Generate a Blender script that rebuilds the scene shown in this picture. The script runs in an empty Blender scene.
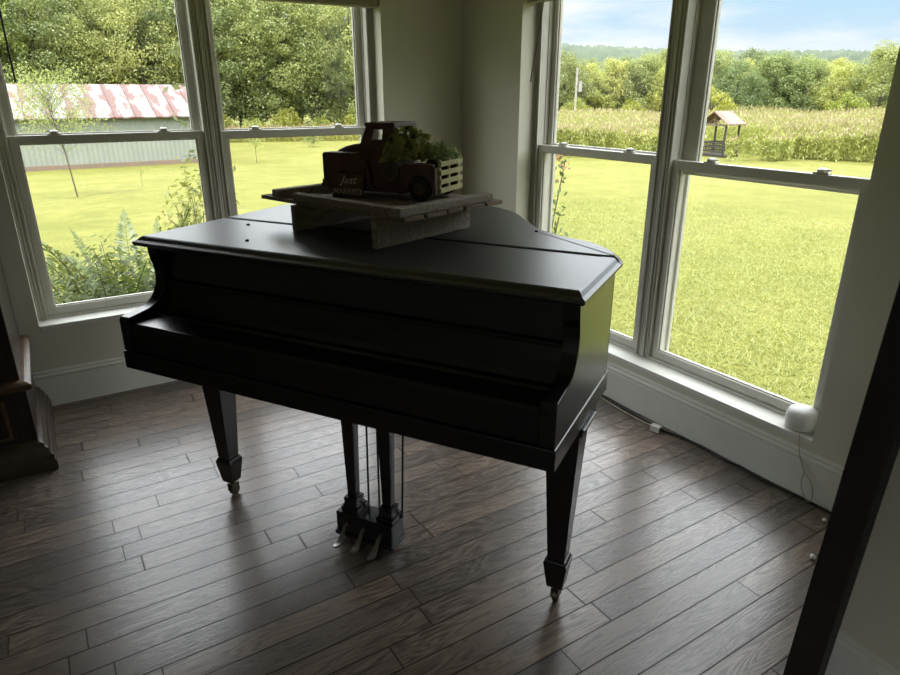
import bpy, math, random
import numpy as np
from mathutils import Vector, Matrix
S = bpy.context.scene
COL = S.collection
PI = math.pi
rnd = random.Random(7)

# ------------------------------------------------------------------ camera
YAW, PITCH, ROLL, FPX = 1.01444591, 0.358511027, -0.00175634475, 648.1385
fwd = Vector((math.cos(YAW)*math.cos(PITCH), math.sin(YAW)*math.cos(PITCH), -math.sin(PITCH)))
rt = Vector((math.sin(YAW), -math.cos(YAW), 0)); upv = rt.cross(fwd)
c_, s_ = math.cos(ROLL), math.sin(ROLL)
R0 = c_*rt + s_*upv; U0 = -s_*rt + c_*upv
cd = bpy.data.cameras.new('camera'); cam = bpy.data.objects.new('camera', cd); COL.objects.link(cam)
M = Matrix((R0, U0, -fwd)).transposed().to_4x4(); M.translation = Vector((0, 0, 1.5))
cam.matrix_world = M
cd.sensor_width = 36; cd.lens = FPX/900*36; cd.clip_start = .05; cd.clip_end = 2000
S.camera = cam

# ------------------------------------------------------------------ colour management
S.view_settings.view_transform = 'Standard'; S.view_settings.look = 'None'
S.view_settings.gamma = 1; S.view_settings.use_curve_mapping = False
S.view_settings.exposure = 0.30
S.cycles.use_denoising = True
S.cycles.max_bounces = 10; S.cycles.diffuse_bounces = 6; S.cycles.glossy_bounces = 4; S.cycles.transparent_max_bounces = 16
S.cycles.sample_clamp_indirect = 6
S.cycles.caustics_reflective = False; S.cycles.caustics_refractive = False

# ------------------------------------------------------------------ node helper
class NT:
    def __init__(s, tree): s.t = tree; s.n = tree.nodes; s.l = tree.links
    def add(s, typ, _in=None, **kw):
        n = s.n.new(typ)
        for k, v in kw.items(): setattr(n, k, v)
        for k, v in (_in or {}).items():
            if isinstance(v, bpy.types.NodeSocket): s.l.new(v, n.inputs[k])
            else: n.inputs[k].default_value = v
        return n
    def math(s, op, a, b=0.0, c=None):
        n = s.n.new('ShaderNodeMath'); n.operation = op
        for i, v in enumerate((a, b) if c is None else (a, b, c)):
            if isinstance(v, bpy.types.NodeSocket): s.l.new(v, n.inputs[i])
            else: n.inputs[i].default_value = v
        return n.outputs[0]
    def ramp(s, fac, stops, interp='LINEAR'):
        n = s.n.new('ShaderNodeValToRGB'); s.l.new(fac, n.inputs[0]); cr = n.color_ramp; cr.interpolation = interp
        while len(cr.elements) < len(stops): cr.elements.new(.5)
        for e, (p, c) in zip(cr.elements, stops):
            e.position = p; e.color = (*c, 1) if len(c) == 3 else c
        return n.outputs[0]
    def mix(s, fac, a, b, blend='MIX'):
        n = s.n.new('ShaderNodeMix'); n.data_type = 'RGBA'; n.blend_type = blend
        for k, v in ((0, fac), (6, a), (7, b)):
            if isinstance(v, bpy.types.NodeSocket): s.l.new(v, n.inputs[k])
            else: n.inputs[k].default_value = v if k == 0 else (*v, 1)
        return n.outputs[2]

# ------------------------------------------------------------------ world: hazy summer sky with thin cloud
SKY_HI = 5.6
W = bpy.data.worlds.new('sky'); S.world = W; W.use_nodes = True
w = NT(W.node_tree); w.n.clear()
tc = w.add('ShaderNodeTexCoord')
mp = w.add('ShaderNodeMapping', {'Vector': tc.outputs['Generated'], 'Scale': (1.2, 1.2, 6.0), 'Rotation': (.12, .1, .5)})
nz = w.add('ShaderNodeTexNoise', {'Vector': mp.outputs[0], 'Scale': 1.9, 'Detail': 7, 'Roughness': .58})
cl = w.ramp(nz.outputs[0], [(.44, (0, 0, 0)), (.60, (1, 1, 1))])
sx = w.add('ShaderNodeSeparateXYZ', {0: tc.outputs['Generated']})
grad = w.ramp(sx.outputs[2], [(0.0, (.92, .99, 1.05)), (.10, (.60, .84, 1.06)), (.30, (.88, .915, 1.0))])
skyc = w.mix(cl, grad, (1.08, 1.10, 1.12))
# extra brightness added to the unseen upper sky to light the room
high_boost = w.ramp(sx.outputs[2], [(0.0, (0, 0, 0)), (.13, (0, 0, 0)), (.34, (1, 1, 1))], 'EASE')
bg = w.add('ShaderNodeBackground', {'Color': skyc, 'Strength': w.math('MULTIPLY_ADD', w.add('ShaderNodeRGBToBW', {0: high_boost}).outputs[0], SKY_HI-.84, .84)})
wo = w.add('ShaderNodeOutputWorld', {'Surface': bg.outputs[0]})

# ------------------------------------------------------------------ sun (behind the house, so no direct beam enters the room)
sd = bpy.data.lights.new('sun', 'SUN'); sd.energy = 6.0; sd.angle = .012; sd.color = (1, .95, .84)
sun = bpy.data.objects.new('sun', sd); COL.objects.link(sun)
sdir = Vector((.50, .42, -1.25)).normalized()
sun.rotation_euler = sdir.to_track_quat('-Z', 'Y').to_euler()

def portal(name, loc, rot, sx_, sy_):
    d = bpy.data.lights.new(name, 'AREA'); d.shape = 'RECTANGLE'; d.size = sx_; d.size_y = sy_
    o = bpy.data.objects.new(name, d); COL.objects.link(o); o.location = loc; o.rotation_euler = rot
    d.cycles.is_portal = True
    return o
portal('sky_portal', (.842, 3.93, 1.31), (-PI/2, 0, 0), 1.95, 1.78)
portal('sky_portal', (2.64, 2.095, 1.22), (PI/2, 0, PI/2), 1.92, 1.96)

# ------------------------------------------------------------------ materials
MATS = {}
def pm(name, col, rough=.6, metal=0, spec=.5, var=None, vscale=8, bump=0, bscale=60, coat=0, stretch=None, objvar=0):
    if name in MATS: return MATS[name]
    m = bpy.data.materials.new(name); m.use_nodes = True; t = NT(m.node_tree)
    b = t.n['Principled BSDF']; b.inputs['Roughness'].default_value = rough; b.inputs['Metallic'].default_value = metal
    b.inputs['Specular IOR Level'].default_value = spec
    if coat: b.inputs['Coat Weight'].default_value = coat; b.inputs['Coat Roughness'].default_value = .2
    tc = t.add('ShaderNodeTexCoord'); vec = tc.outputs['Object']
    if stretch: vec = t.add('ShaderNodeMapping', {'Vector': vec, 'Scale': stretch}).outputs[0]
    n = t.add('ShaderNodeTexNoise', {'Vector': vec, 'Scale': vscale, 'Detail': 6, 'Roughness': .6})
    v2 = var or tuple(c*.82 for c in col)
    f = t.ramp(n.outputs[0], [(.35, (0, 0, 0)), (.65, (1, 1, 1))])
    c = t.mix(f, v2, col)
    if objvar:
        oi = t.add('ShaderNodeObjectInfo')
        hs = t.add('ShaderNodeHueSaturation', {'Color': c, 'Value': t.math('MULTIPLY_ADD', oi.outputs['Random'], objvar, 1-objvar/2), 'Hue': t.math('MULTIPLY_ADD', oi.outputs['Random'], .03, .485)})
        c = hs.outputs[0]
    t.l.new(c, b.inputs['Base Color'])
    if bump:
        bn = t.add('ShaderNodeTexNoise', {'Vector': vec, 'Scale': bscale, 'Detail': 4})
        bb = t.add('ShaderNodeBump', {'Height': bn.outputs[0], 'Strength': bump, 'Distance': .01})
        t.l.new(bb.outputs[0], b.inputs['Normal'])
    MATS[name] = m; return m

LK = .40; LT = 1.15
def leafmat(name, col, col2, trans=.35, objvar=.35, scale=.35, k=None):
    if name in MATS: return MATS[name]
    k = LK if k is None else k; col = tuple(c*k for c in col); col2 = tuple(c*k for c in col2)
    m = bpy.data.materials.new(name); m.use_nodes = True; t = NT(m.node_tree); t.n.clear()
    tc = t.add('ShaderNodeTexCoord')
    n = t.add('ShaderNodeTexNoise', {'Vector': tc.outputs['Object'], 'Scale': scale, 'Detail': 5, 'Roughness': .7})
    c = t.mix(t.ramp(n.outputs[0], [(.36, (0, 0, 0)), (.64, (1, 1, 1))]), col2, col)
    oi = t.add('ShaderNodeObjectInfo')
    hs = t.add('ShaderNodeHueSaturation', {'Color': c, 'Value': t.math('MULTIPLY_ADD', oi.outputs['Random'], objvar, 1-objvar/2), 'Hue': t.math('MULTIPLY_ADD', oi.outputs['Random'], -.04, .52)})
    d = t.add('ShaderNodeBsdfDiffuse', {'Color': hs.outputs[0]}); tr = t.add('ShaderNodeBsdfTranslucent', {'Color': hs.outputs[0]})
    g = t.add('ShaderNodeBsdfGlossy', {'Roughness': .45, 'Color': (.5, .5, .5, 1)})
    m1 = t.add('ShaderNodeMixShader', {0: trans, 1: d.outputs[0], 2: tr.outputs[0]})
    m2 = t.add('ShaderNodeMixShader', {0: .06, 1: m1.outputs[0], 2: g.outputs[0]})
    t.add('ShaderNodeOutputMaterial', {'Surface': m2.outputs[0]})
    MATS[name] = m; return m

def floor_mat():
    m = bpy.data.materials.new('oak_planks'); m.use_nodes = True; t = NT(m.node_tree); b = t.n['Principled BSDF']
    tc = t.add('ShaderNodeTexCoord'); sp = t.add('ShaderNodeSeparateXYZ', {0: tc.outputs['Object']})
    X, Y = sp.outputs[0], sp.outputs[1]
    pw, pl = .0905, .92
    r = t.math('DIVIDE', t.math('ADD', Y, .034), pw); row = t.math('FLOOR', r); fr = t.math('FRACT', r)
    wn = t.add('ShaderNodeTexWhiteNoise', {'W': row}, noise_dimensions='1D')
    xo = t.math('ADD', t.math('DIVIDE', X, pl), t.math('MULTIPLY', wn.outputs[0], 7.3))
    # uneven plank lengths
    xo = t.math('ADD', xo, t.math('MULTIPLY', t.math('SINE', t.math('MULTIPLY_ADD', xo, 2.3, row)), .16))
    cell = t.math('FLOOR', xo); fx = t.math('FRACT', xo)
    cv = t.add('ShaderNodeCombineXYZ', {0: cell, 1: row, 2: 3.7})
    w2 = t.add('ShaderNodeTexWhiteNoise', {'Vector': cv.outputs[0]}, noise_dimensions='3D')
    rn = w2.outputs[0]
    # seams
    ey = t.math('MULTIPLY', t.math('MINIMUM', fr, t.math('SUBTRACT', 1, fr)), pw)
    ex = t.math('MULTIPLY', t.math('MINIMUM', fx, t.math('SUBTRACT', 1, fx)), pl)
    e = t.math('MINIMUM', ey, ex)
    seam = t.ramp(e, [(0.0, (0, 0, 0)), (.0025, (1, 1, 1))])
    # grain: long noise, cathedral rings
    gx = t.math('ADD', X, t.math('MULTIPLY', rn, 37.0)); gy = t.math('ADD', Y, t.math('MULTIPLY', rn, 11.0))
    gv = t.add('ShaderNodeCombineXYZ', {0: t.math('MULTIPLY', gx, 1.0), 1: t.math('MULTIPLY', gy, 9.0), 2: rn})
    n1 = t.add('ShaderNodeTexNoise', {'Vector': gv.outputs[0], 'Scale': 2.2, 'Detail': 2, 'Roughness': .4})
    rings = t.math('SINE', t.math('MULTIPLY', n1.outputs[0], 88.0))
    gf = t.add('ShaderNodeCombineXYZ', {0: t.math('MULTIPLY', gx, 6.0), 1: t.math('MULTIPLY', gy, 260.0), 2: rn})
    n2 = t.add('ShaderNodeTexNoise', {'Vector': gf.outputs[0], 'Scale': 1.0, 'Detail': 3, 'Roughness': .6})
    g = t.math('ADD', t.math('MULTIPLY', t.math('MULTIPLY_ADD', rings, .5, .5), .50), t.math('MULTIPLY', n2.outputs[0], .75))
    colr = t.ramp(g, [(.20, (.036, .027, .021)), (.52, (.086, .065, .051)), (.82, (.160, .128, .103))])
    hs = t.add('ShaderNodeHueSaturation', {'Color': colr, 'Value': t.math('MULTIPLY_ADD', rn, .60, .72), 'Saturation': t.math('MULTIPLY_ADD', rn, .3, .85)})
    fin = t.mix(seam, (.012, .009, .008), hs.outputs[0])
    t.l.new(fin, b.inputs['Base Color'])
    t.l.new(t.math('MULTIPLY_ADD', g, -.10, .34), b.inputs['Roughness'])
    t.l.new(t.math('MULTIPLY', t.add('ShaderNodeRGBToBW', {0: seam}).outputs[0], .55), b.inputs['Specular IOR Level'])
    hgt = t.math('ADD', t.math('MULTIPLY', g, .25), t.math('MULTIPLY', seam, .12))
    bb = t.add('ShaderNodeBump', {'Height': hgt, 'Strength': .35, 'Distance': .0022})
    t.l.new(bb.outputs[0], b.inputs['Normal'])
    return m

def glass_mat():
    m = bpy.data.materials.new('window_glass'); m.use_nodes = True; t = NT(m.node_tree); t.n.clear()
    lw = t.add('ShaderNodeLayerWeight', {'Blend': .5}); fz_ = t.math('MULTIPLY_ADD', t.math('POWER', lw.outputs['Facing'], 4.0), .35, .015)
    tr = t.add('ShaderNodeBsdfTransparent', {'Color': (.96, .97, .96, 1)}); g = t.add('ShaderNodeBsdfGlossy', {'Roughness': .02})
    mx = t.add('ShaderNodeMixShader', {0: fz_, 1: tr.outputs[0], 2: g.outputs[0]})
    t.add('ShaderNodeOutputMaterial', {'Surface': mx.outputs[0]}); return m

def ground_mat():
    m = bpy.data.materials.new('lawn'); m.use_nodes = True; t = NT(m.node_tree); b = t.n['Principled BSDF']
    tc = t.add('ShaderNodeTexCoord'); v = tc.outputs['Object']
    a = t.add('ShaderNodeTexNoise', {'Vector': v, 'Scale': .35, 'Detail': 6, 'Roughness': .65})
    f = t.add('ShaderNodeTexNoise', {'Vector': v, 'Scale': 26, 'Detail': 4, 'Roughness': .7})
    s = t.add('ShaderNodeTexNoise', {'Vector': v, 'Scale': 4, 'Detail': 5, 'Roughness': .7})
    c1 = t.ramp(a.outputs[0], [(.34, (.118, .121, .028)), (.52, (.158, .157, .040)), (.68, (.182, .169, .054))])
    c2 = t.mix(t.ramp(f.outputs[0], [(.30, (1, 1, 1)), (.55, (0, 0, 0))]), c1, (.080, .088, .018))
    s2 = t.add('ShaderNodeTexNoise', {'Vector': v, 'Scale': 1.6, 'Detail': 6, 'Roughness': .75})
    c2 = t.mix(t.ramp(s2.outputs[0], [(.40, (.75, .75, .75)), (.54, (0, 0, 0))]), c2, (.104, .108, .027))
    c3 = t.mix(t.ramp(s.outputs[0], [(.55, (0, 0, 0)), (.75, (.6, .6, .6))]), c2, (.165, .145, .055))
    t.l.new(c3, b.inputs['Base Color']); b.inputs['Roughness'].default_value = .95; b.inputs['Specular IOR Level'].default_value = .1
    bb = t.add('ShaderNodeBump', {'Height': f.outputs[0], 'Strength': .8, 'Distance': .05}); t.l.new(bb.outputs[0], b.inputs['Normal'])
    return m

def roof_mat(name='rusty_tin', a=(.80, .77, .74), r=(.42, .115, .05), ua='X', seam=1.0):
    m = bpy.data.materials.new(name); m.use_nodes = True; t = NT(m.node_tree); b = t.n['Principled BSDF']
    tc = t.add('ShaderNodeTexCoord'); v = tc.outputs['Object']
    sp = t.add('ShaderNodeSeparateXYZ', {0: v}); u = sp.outputs[0 if ua == 'X' else 1]
    mp = t.add('ShaderNodeMapping', {'Vector': v, 'Scale': (1.1, .35, .35) if ua == 'X' else (.35, 1.1, .35)})
    n = t.add('ShaderNodeTexNoise', {'Vector': mp.outputs[0], 'Scale': 1.5, 'Detail': 8, 'Roughness': .72})
    k = t.math('FRACT', t.math('DIVIDE', u, seam)); near = t.ramp(k, [(0, (.16, .16, .16)), (.30, (.05, .05, .05)), (.55, (0, 0, 0)), (1, (.08, .08, .08))])
    f = t.math('ADD', n.outputs[0], t.add('ShaderNodeRGBToBW', {0: near}).outputs[0])
    c = t.ramp(f, [(.535, a), (.57, r), (.9, (r[0]*.7, r[1]*.6, r[2]*.6))])
    t.l.new(c, b.inputs['Base Color']); b.inputs['Roughness'].default_value = .55
    return m

M_wall = pm('wall_paint', (.56, .545, .44), .7, var=(.53, .515, .415), vscale=3, bump=.08, bscale=220)
M_ceil = pm('ceiling_paint', (.74, .73, .68), .8, vscale=3)
M_trim = pm('white_trim_paint', (.63, .625, .565), .5, var=(.58, .575, .52), vscale=5)
M_vinyl = pm('white_vinyl', (.56, .545, .475), .38, var=(.50, .485, .42), vscale=6)
M_glass = glass_mat()
M_floor = floor_mat()
M_lawn = ground_mat()
M_piano = pm('black_piano_finish', (.0065, .0065, .0075), .26, var=(.013, .012, .012), vscale=14, stretch=(1, 12, 1), bump=.05, bscale=40, spec=.5)
M_lid = pm('black_lid_finish', (.011, .012, .014), .34, var=(.016, .016, .018), vscale=14, stretch=(1, 12, 1), bump=.05, bscale=40, spec=.8)
M_felt = pm('black_rubber', (.01, .01, .01), .8)
M_brass = pm('aged_brass', (.10, .085, .055), .4, 1)
M_steel = pm('dull_nickel', (.34, .32, .29), .4, 1)
M_wood = pm('weathered_pallet_wood', (.27, .20, .14), .75, var=(.12, .085, .06), vscale=9, stretch=(1, 14, 10), bump=.5, bscale=30)
M_woodB = pm('grey_pallet_wood', (.33, .28, .23), .75, var=(.16, .13, .10), vscale=9, stretch=(14, 1, 10), bump=.5, bscale=30)
M_truck = pm('dark_red_metal', (.085, .036, .029), .5, .0, var=(.048, .024, .021), vscale=20, bump=.1)
M_tire = pm('tire_black', (.012, .011, .011), .75)
M_sign = pm('sign_brown_wood', (.14, .070, .045), .7, var=(.035, .016, .010), vscale=20)
M_white = pm('white_lettering', (.52, .47, .40), .7)
M_slat = pm('cream_slats', (.46, .43, .22), .7, var=(.32, .29, .14), vscale=15)
M_cab = pm('dark_cabinet_wood', (.022, .011, .007), .3, var=(.010, .006, .004), vscale=5, stretch=(8, 8, 1), bump=.1)
M_cabgold = pm('worn_gold_molding', (.12, .07, .032), .42, var=(.06, .034, .018), vscale=20)
M_cabside = pm('brown_cabinet_side', (.060, .042, .032), .28, var=(.032, .022, .017), vscale=4, stretch=(6, 6, 1))
M_post = pm('black_stained_post', (.010, .008, .007), .55, var=(.018, .014, .011), vscale=10, bump=.4, bscale=25)
M_blind = pm('blind_fabric', (.34, .32, .22), .8, var=(.28, .26, .18), vscale=30)
M_dark = pm('dark_wand', (.02, .02, .018), .4)
M_cordgrey = pm('cream_cord', (.40, .37, .27), .6)
M_plastic = pm('white_plastic', (.72, .71, .68), .5)
M_cable = pm('black_cable', (.012, .012, .012), .5)
M_bark = pm('bark', (.06, .05, .035), .9, var=(.035, .028, .018), vscale=4)
M_bark2 = pm('pale_stem', (.085, .070, .042), .9)
M_tin = roof_mat('rusty_tin', (.118, .108, .098), (.066, .018, .009))
M_tinwall = pm('corrugated_pale_wall', (.185, .198, .165), .6, var=(.160, .174, .146), vscale=.8)
M_block = pm('reddish_footing', (.16, .105, .075), .9, var=(.13, .10, .075), vscale=2)
M_gazroof = roof_mat('gazebo_tin', (.140, .095, .070), (.115, .056, .036), 'Y', .6)
M_gazwood = pm('gazebo_wood', (.030, .026, .020), .85, vscale=6)
M_polew = pm('pale_pole', (.26, .24, .21), .8)
M_hill = pm('hill_forest', (.040, .058, .026), .95, var=(.024, .038, .019), vscale=.10)
M_mulch = pm('mulch', (.055, .042, .028), .95, var=(.09, .07, .05), vscale=14, bump=1, bscale=30)
M_brick = pm('outer_siding', (.6, .6, .56), .8)

# ------------------------------------------------------------------ mesh builder
class MB:
    def __init__(s): s.v = []; s.f = []
    def add(s, vs, fs, M=None):
        o = len(s.v)
        if M is not None: vs = [tuple(M @ Vector(p)) for p in vs]
        s.v += [tuple(p) for p in vs]; s.f += [tuple(i+o for i in f) for f in fs]; return s
    def box(s, x0, x1, y0, y1, z0, z1, M=None):
        vs = [(x, y, z) for z in (z0, z1) for y in (y0, y1) for x in (x0, x1)]
        return s.add(vs, [(0, 2, 3, 1), (4, 5, 7, 6), (0, 1, 5, 4), (2, 6, 7, 3), (0, 4, 6, 2), (1, 3, 7, 5)], M)
    def frus(s, c0, a0, b0, c1, a1, b1, M=None):
        vs = [(c[0]+i*a, c[1]+j*b, c[2]) for c, a, b in ((c0, a0, b0), (c1, a1, b1)) for j in (-1, 1) for i in (-1, 1)]
        return s.add(vs, [(0, 2, 3, 1), (4, 5, 7, 6), (0, 1, 5, 4), (2, 6, 7, 3), (0, 4, 6, 2), (1, 3, 7, 5)], M)
    def loops(s, L, M=None, closed=True, cap=True):
        n = len(L[0]); vs = [p for l in L for p in l]; fs = []
        for k in range(len(L)-1):
            for i in range(n if closed else n-1):
                j = (i+1) % n; fs.append((k*n+i, k*n+j, (k+1)*n+j, (k+1)*n+i))
        if cap: fs.append(tuple(reversed(range(n)))); fs.append(tuple(range((len(L)-1)*n, len(L)*n)))
        return s.add(vs, fs, M)
    def slab(s, out, prof, M=None):
        n = len(out); L = []
        nrm = []
        for i in range(n):
            a = Vector(out[i-1]); b = Vector(out[i]); c = Vector(out[(i+1) % n])
            d1 = (b-a).normalized(); d2 = (c-b).normalized()
            n1 = Vector((d1.y, -d1.x)); n2 = Vector((d2.y, -d2.x)); m = (n1+n2)
            m = m.normalized(); k = max(.5, m.dot(n1)); nrm.append(m/k)
        for ins, z in prof: L.append([(p[0]-q.x*ins, p[1]-q.y*ins, z) for p, q in zip(out, nrm)])
        return s.loops(L, M)
    def prismx(s, poly, x0, x1, M=None):    # poly in (y,z), CCW looking from -x ... extruded along x
        return s.loops([[(x0, y, z) for y, z in poly], [(x1, y, z) for y, z in poly]], M)
    def prismy(s, poly, y0, y1, M=None):
        return s.loops([[(x, y0, z) for x, z in poly], [(x, y1, z) for x, z in poly]], M)
    def tube(s, pts, r, n=8, M=None):
        pts = [Vector(p) for p in pts]; L = []
        rr = r if isinstance(r, (list, tuple)) else [r]*len(pts)
        ref = None
        for i, p in enumerate(pts):
            t = (pts[min(i+1, len(pts)-1)]-pts[max(i-1, 0)]).normalized()
            if ref is None: ref = t.orthogonal().normalized()
            a = (ref-t*ref.dot(t)); a = a.normalized() if a.length > 1e-5 else t.orthogonal().normalized(); ref = a; b = t.cross(a)
            L.append([tuple(p+(a*math.cos(2*PI*k/n)+b*math.sin(2*PI*k/n))*rr[i]) for k in range(n)])
        return s.loops(L, M)
    def lathe(s, prof, c=(0, 0, 0), n=32, M=None):  # (r,z)
        return s.loops([[(c[0]+r*math.cos(2*PI*k/n), c[1]+r*math.sin(2*PI*k/n), c[2]+z) for k in range(n)] for r, z in prof], M)
    def build(s, name, mat, parent=None, smooth=False, bevel=0, seg=2, M=None):
        me = bpy.data.meshes.new(name); me.from_pydata(s.v if M is None else [tuple(M @ Vector(p)) for p in s.v], [], s.f)
        me.materials.append(mat)
        import bmesh
        bm = bmesh.new(); bm.from_mesh(me); bmesh.ops.recalc_face_normals(bm, faces=bm.faces); bm.to_mesh(me); bm.free()
        o = bpy.data.objects.new(name, me); COL.objects.link(o)
        if parent is not None: o.parent = parent
        if bevel:
            b = o.modifiers.new('bevel', 'BEVEL'); b.width = bevel; b.segments = seg; b.limit_method = 'ANGLE'; b.angle_limit = .7
        if smooth or bevel:
            me.shade_smooth() if smooth else None
            if smooth:
                me.set_sharp_from_angle(angle=.7)
        return o

def catmull(P, k=6, closed=False):
    P = [Vector(p) for p in P]; out = []
    n = len(P)
    for i in range(n if closed else n-1):
        p0 = P[(i-1) % n] if closed or i > 0 else P[0]*2-P[1]
        p1 = P[i]; p2 = P[(i+1) % n]
        p3 = P[(i+2) % n] if closed or i+2 < n else P[-1]*2-P[-2]
        for j in range(k):
            t = j/k
            out.append(.5*((2*p1)+(p2-p0)*t+(2*p0-5*p1+4*p2-p3)*t*t+(3*p1-p0-3*p2+p3)*t**3))
    if not closed: out.append(P[-1])
    return [tuple(p) for p in out]

def tag(o, label=None, cat=None, group=None, kind=None):
    if label: o['label'] = label
    if cat: o['category'] = cat
    if group: o['group'] = group
    if kind: o['kind'] = kind
    return o
def empty(name, loc=(0, 0, 0), rz=0, label=None, cat=None, group=None, kind=None):
    o = bpy.data.objects.new(name, None); COL.objects.link(o); o.location = loc; o.rotation_euler = (0, 0, rz)
    o.empty_display_size = .1
    return tag(o, label, cat, group, kind)
def copy_tree(o, parent=None):
    c = o.copy(); COL.objects.link(c)
    if parent: c.parent = parent
    for ch in list(o.children): copy_tree(ch, c)
    return c
def struct(name, mb, mat, **kw):
    return tag(mb.build(name, mat, **kw), kind='structure')

# ------------------------------------------------------------------ room shell
YW, XW = 3.65, 2.358           # inner faces of the two windowed walls
LX0, LX1, LZ0, LZ1 = -.13, 1.813, .425, 2.20
RY0, RY1, RZ0, RZ1 = 1.135, 3.055, .241, 2.20
CH = 2.55; XL = -2.3; YF = -3.4; T = .24; YR = .62; XN = 1.555
struct('floor', MB().box(XL, XW, YF, YW, -.08, 0), M_floor)
struct('ceiling', MB().box(XL-T, XW+T, YF-T, YW+T, CH, CH+.15), M_ceil)
m = MB()
m.box(XL, LX0, YW, YW+T, -.7, CH); m.box(LX1, XW+T, YW, YW+T, -.7, CH); m.box(LX0, LX1, YW, YW+T, -.7, LZ0); m.box(LX0, LX1, YW, YW+T, LZ1, CH)
struct('wall_back', m, M_wall)
m = MB()
m.box(XW, XW+T, YR-T, RY0, -.7, CH); m.box(XW, XW+T, RY1, YW, -.7, CH); m.box(XW, XW+T, RY0, RY1, -.7, RZ0); m.box(XW, XW+T, RY0, RY1, RZ1, CH)
struct('wall_right', m, M_wall)
struct('wall_return', MB().box(XN, XW, YR-T, YR, -.7, CH), M_wall)
struct('wall_near', MB().box(XN, XN+T, YF-T, YR-T, -.7, CH), M_wall)
m = MB(); m.box(XL-T, XL, YF-T, -2.2, -.7, CH); m.box(XL-T, XL, -.6, YW+T, -.7, CH); m.box(XL-T, XL, -2.2, -.6, -.7, .75); m.box(XL-T, XL, -2.2, -.6, 2.1, CH)
struct('wall_left', m, M_wall)
m = MB(); m.box(XL, XN, YF-T, YF, -.7, CH)
struct('wall_front', m, M_wall)

# baseboards
BP = [(0, 0), (.016, 0), (.016, .150), (.013, .154), (.019, .160), (.019, .170), (.012, .178), (.014, .186), (.008, .192), (0, .194)]
def base(name, axis, const, sgn, a, b):
    m = MB()
    if axis == 'x': m.loops([[(x, const+sgn*d, z) for d, z in BP] for x in (a, b)])
    else: m.loops([[(const+sgn*d, y, z) for d, z in BP] for y in (a, b)])
    return struct(name, m, M_trim)
base('baseboard_back', 'x', YW, -1, XL, XW)
base('baseboard_right', 'y', XW, -1, YR, YW-.019)
base('baseboard_return', 'x', YR, 1, XN+.02, XW-.019)
base('baseboard_near', 'y', XN, -1, YF, YR-.03)
# white sill boards
struct('trim_1', MB().box(LX0+.001, LX1-.001, YW-.004, YW+.13, LZ0-.02, LZ0+.001), M_trim, bevel=.003)
struct('trim_2', MB().box(XW-.004, XW+.13, RY0+.001, RY1-.001, RZ0-.02, RZ0+.001), M_trim, bevel=.003)

# ------------------------------------------------------------------ window units (double hung)
def unit(n, org, du, dw, u0, u1, z0, z1, zr, drop=0.0, xr=0.0):
    """u along the wall, w outward (from inner wall face), z up"""
    du = Vector(du); dw = Vector(dw); org = Vector(org)
    Mx = Matrix(((du.x, dw.x, 0, org.x), (du.y, dw.y, 0, org.y), (0, 0, 1, 0), (0, 0, 0, 1)))
    root = empty('window_%d' % n, tuple(Mx @ Vector(((u0+u1)/2, .15, z0))), kind='structure')
    inv = Matrix.Translation(-root.location)
    def B(mb, name, mat, parent=root, **kw): return mb.build(name, mat, parent, M=inv @ Mx, **kw)
    fw = .044; W0, W1 = .10, .235
    f = MB()
    for (a, b, s) in ((u0, u0+fw, 1), (u1-fw, u1, -1)):
        f.box(a, b, W0+.012, W1, z0, z1)
        e = a if s > 0 else b
        for k, (p, q, d) in enumerate(((0, .010, 0), (.017, .024, .004), (.036, .044, 0))):   # jamb ribs
            x0, x1 = sorted((e+s*p, e+s*q)); f.box(x0, x1, W0+d, W0+.013, z0, z1)
    f.box(u0+fw, u1-fw, W0+.005, W1, z0, z0+.016); f.box(u0+fw, u1-fw, W0+.005, W1, z1-.035, z1)
    # parting stops
    f.box(u0+fw, u0+fw+.006, .150, .156, z0+.016, z1-.035); f.box(u1-fw-.006, u1-fw, .150, .156, z0+.016, z1-.035)
    f.box(u0+fw, u0+fw+.014, .218, W1, z0+.016, z1-.035); f.box(u1-fw-.014, u1-fw, .218, W1, z0+.016, z1-.035)
    B(f, 'window_frame', M_vinyl, bevel=.0015, seg=1)
    a, b = u0+fw+.001, u1-fw-.001; st = .037
    def sash(name, wa, wb, za, zb, bot, top, gw, xr=0):
        b = u1-fw-.001-xr; s = MB(); s.box(a, a+st, wa, wb, za, zb); s.box(b-st, b+xr, wa, wb, za, zb)
        s.box(a+st, b-st, wa, wb, za, za+bot); s.box(a+st, b-st, wa, wb, zb-top, zb)
        # glazing bead
        for (p, q) in ((a+st, a+st+.006), (b-st-.006, b-st)): s.box(p, q, wa+.010, wb-.006, za+bot, zb-top)
        s.box(a+st+.006, b-st-.006, wa+.010, wb-.006, za+bot, za+bot+.006); s.box(a+st+.006, b-st-.006, wa+.010, wb-.006, zb-top-.006, zb-top)
        so = B(s, name, M_vinyl, bevel=.002, seg=1)
        B(MB().box(a+st+.001, b-st-.001, gw, gw+.004, za+bot+.001, zb-top-.001), 'pane', M_glass, so)
        return so
    lo = sash('lower_sash', .114, .148, z0+.017, zr, .040, .038, .130)
    up = sash('upper_sash', .178, .214, zr-.036-drop, z1-.036, .036, .036, .196, xr)
    for uu in (a+(b-a)*.22, a+(b-a)*.78):
        l = MB(); l.box(uu-.030, uu+.030, .120, .146, zr, zr+.006)
        l.lathe([(.020, 0), (.020, .010), (.012, .016), (.004, .017)], (uu, .133, zr+.006), 16); l.box(uu-.034, uu+.004, .128, .136, zr+.012, zr+.018)
        B(l, 'sash_lock', M_vinyl, lo, smooth=True)
    return root
zrL, zrR = 1.322, 1.220
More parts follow.
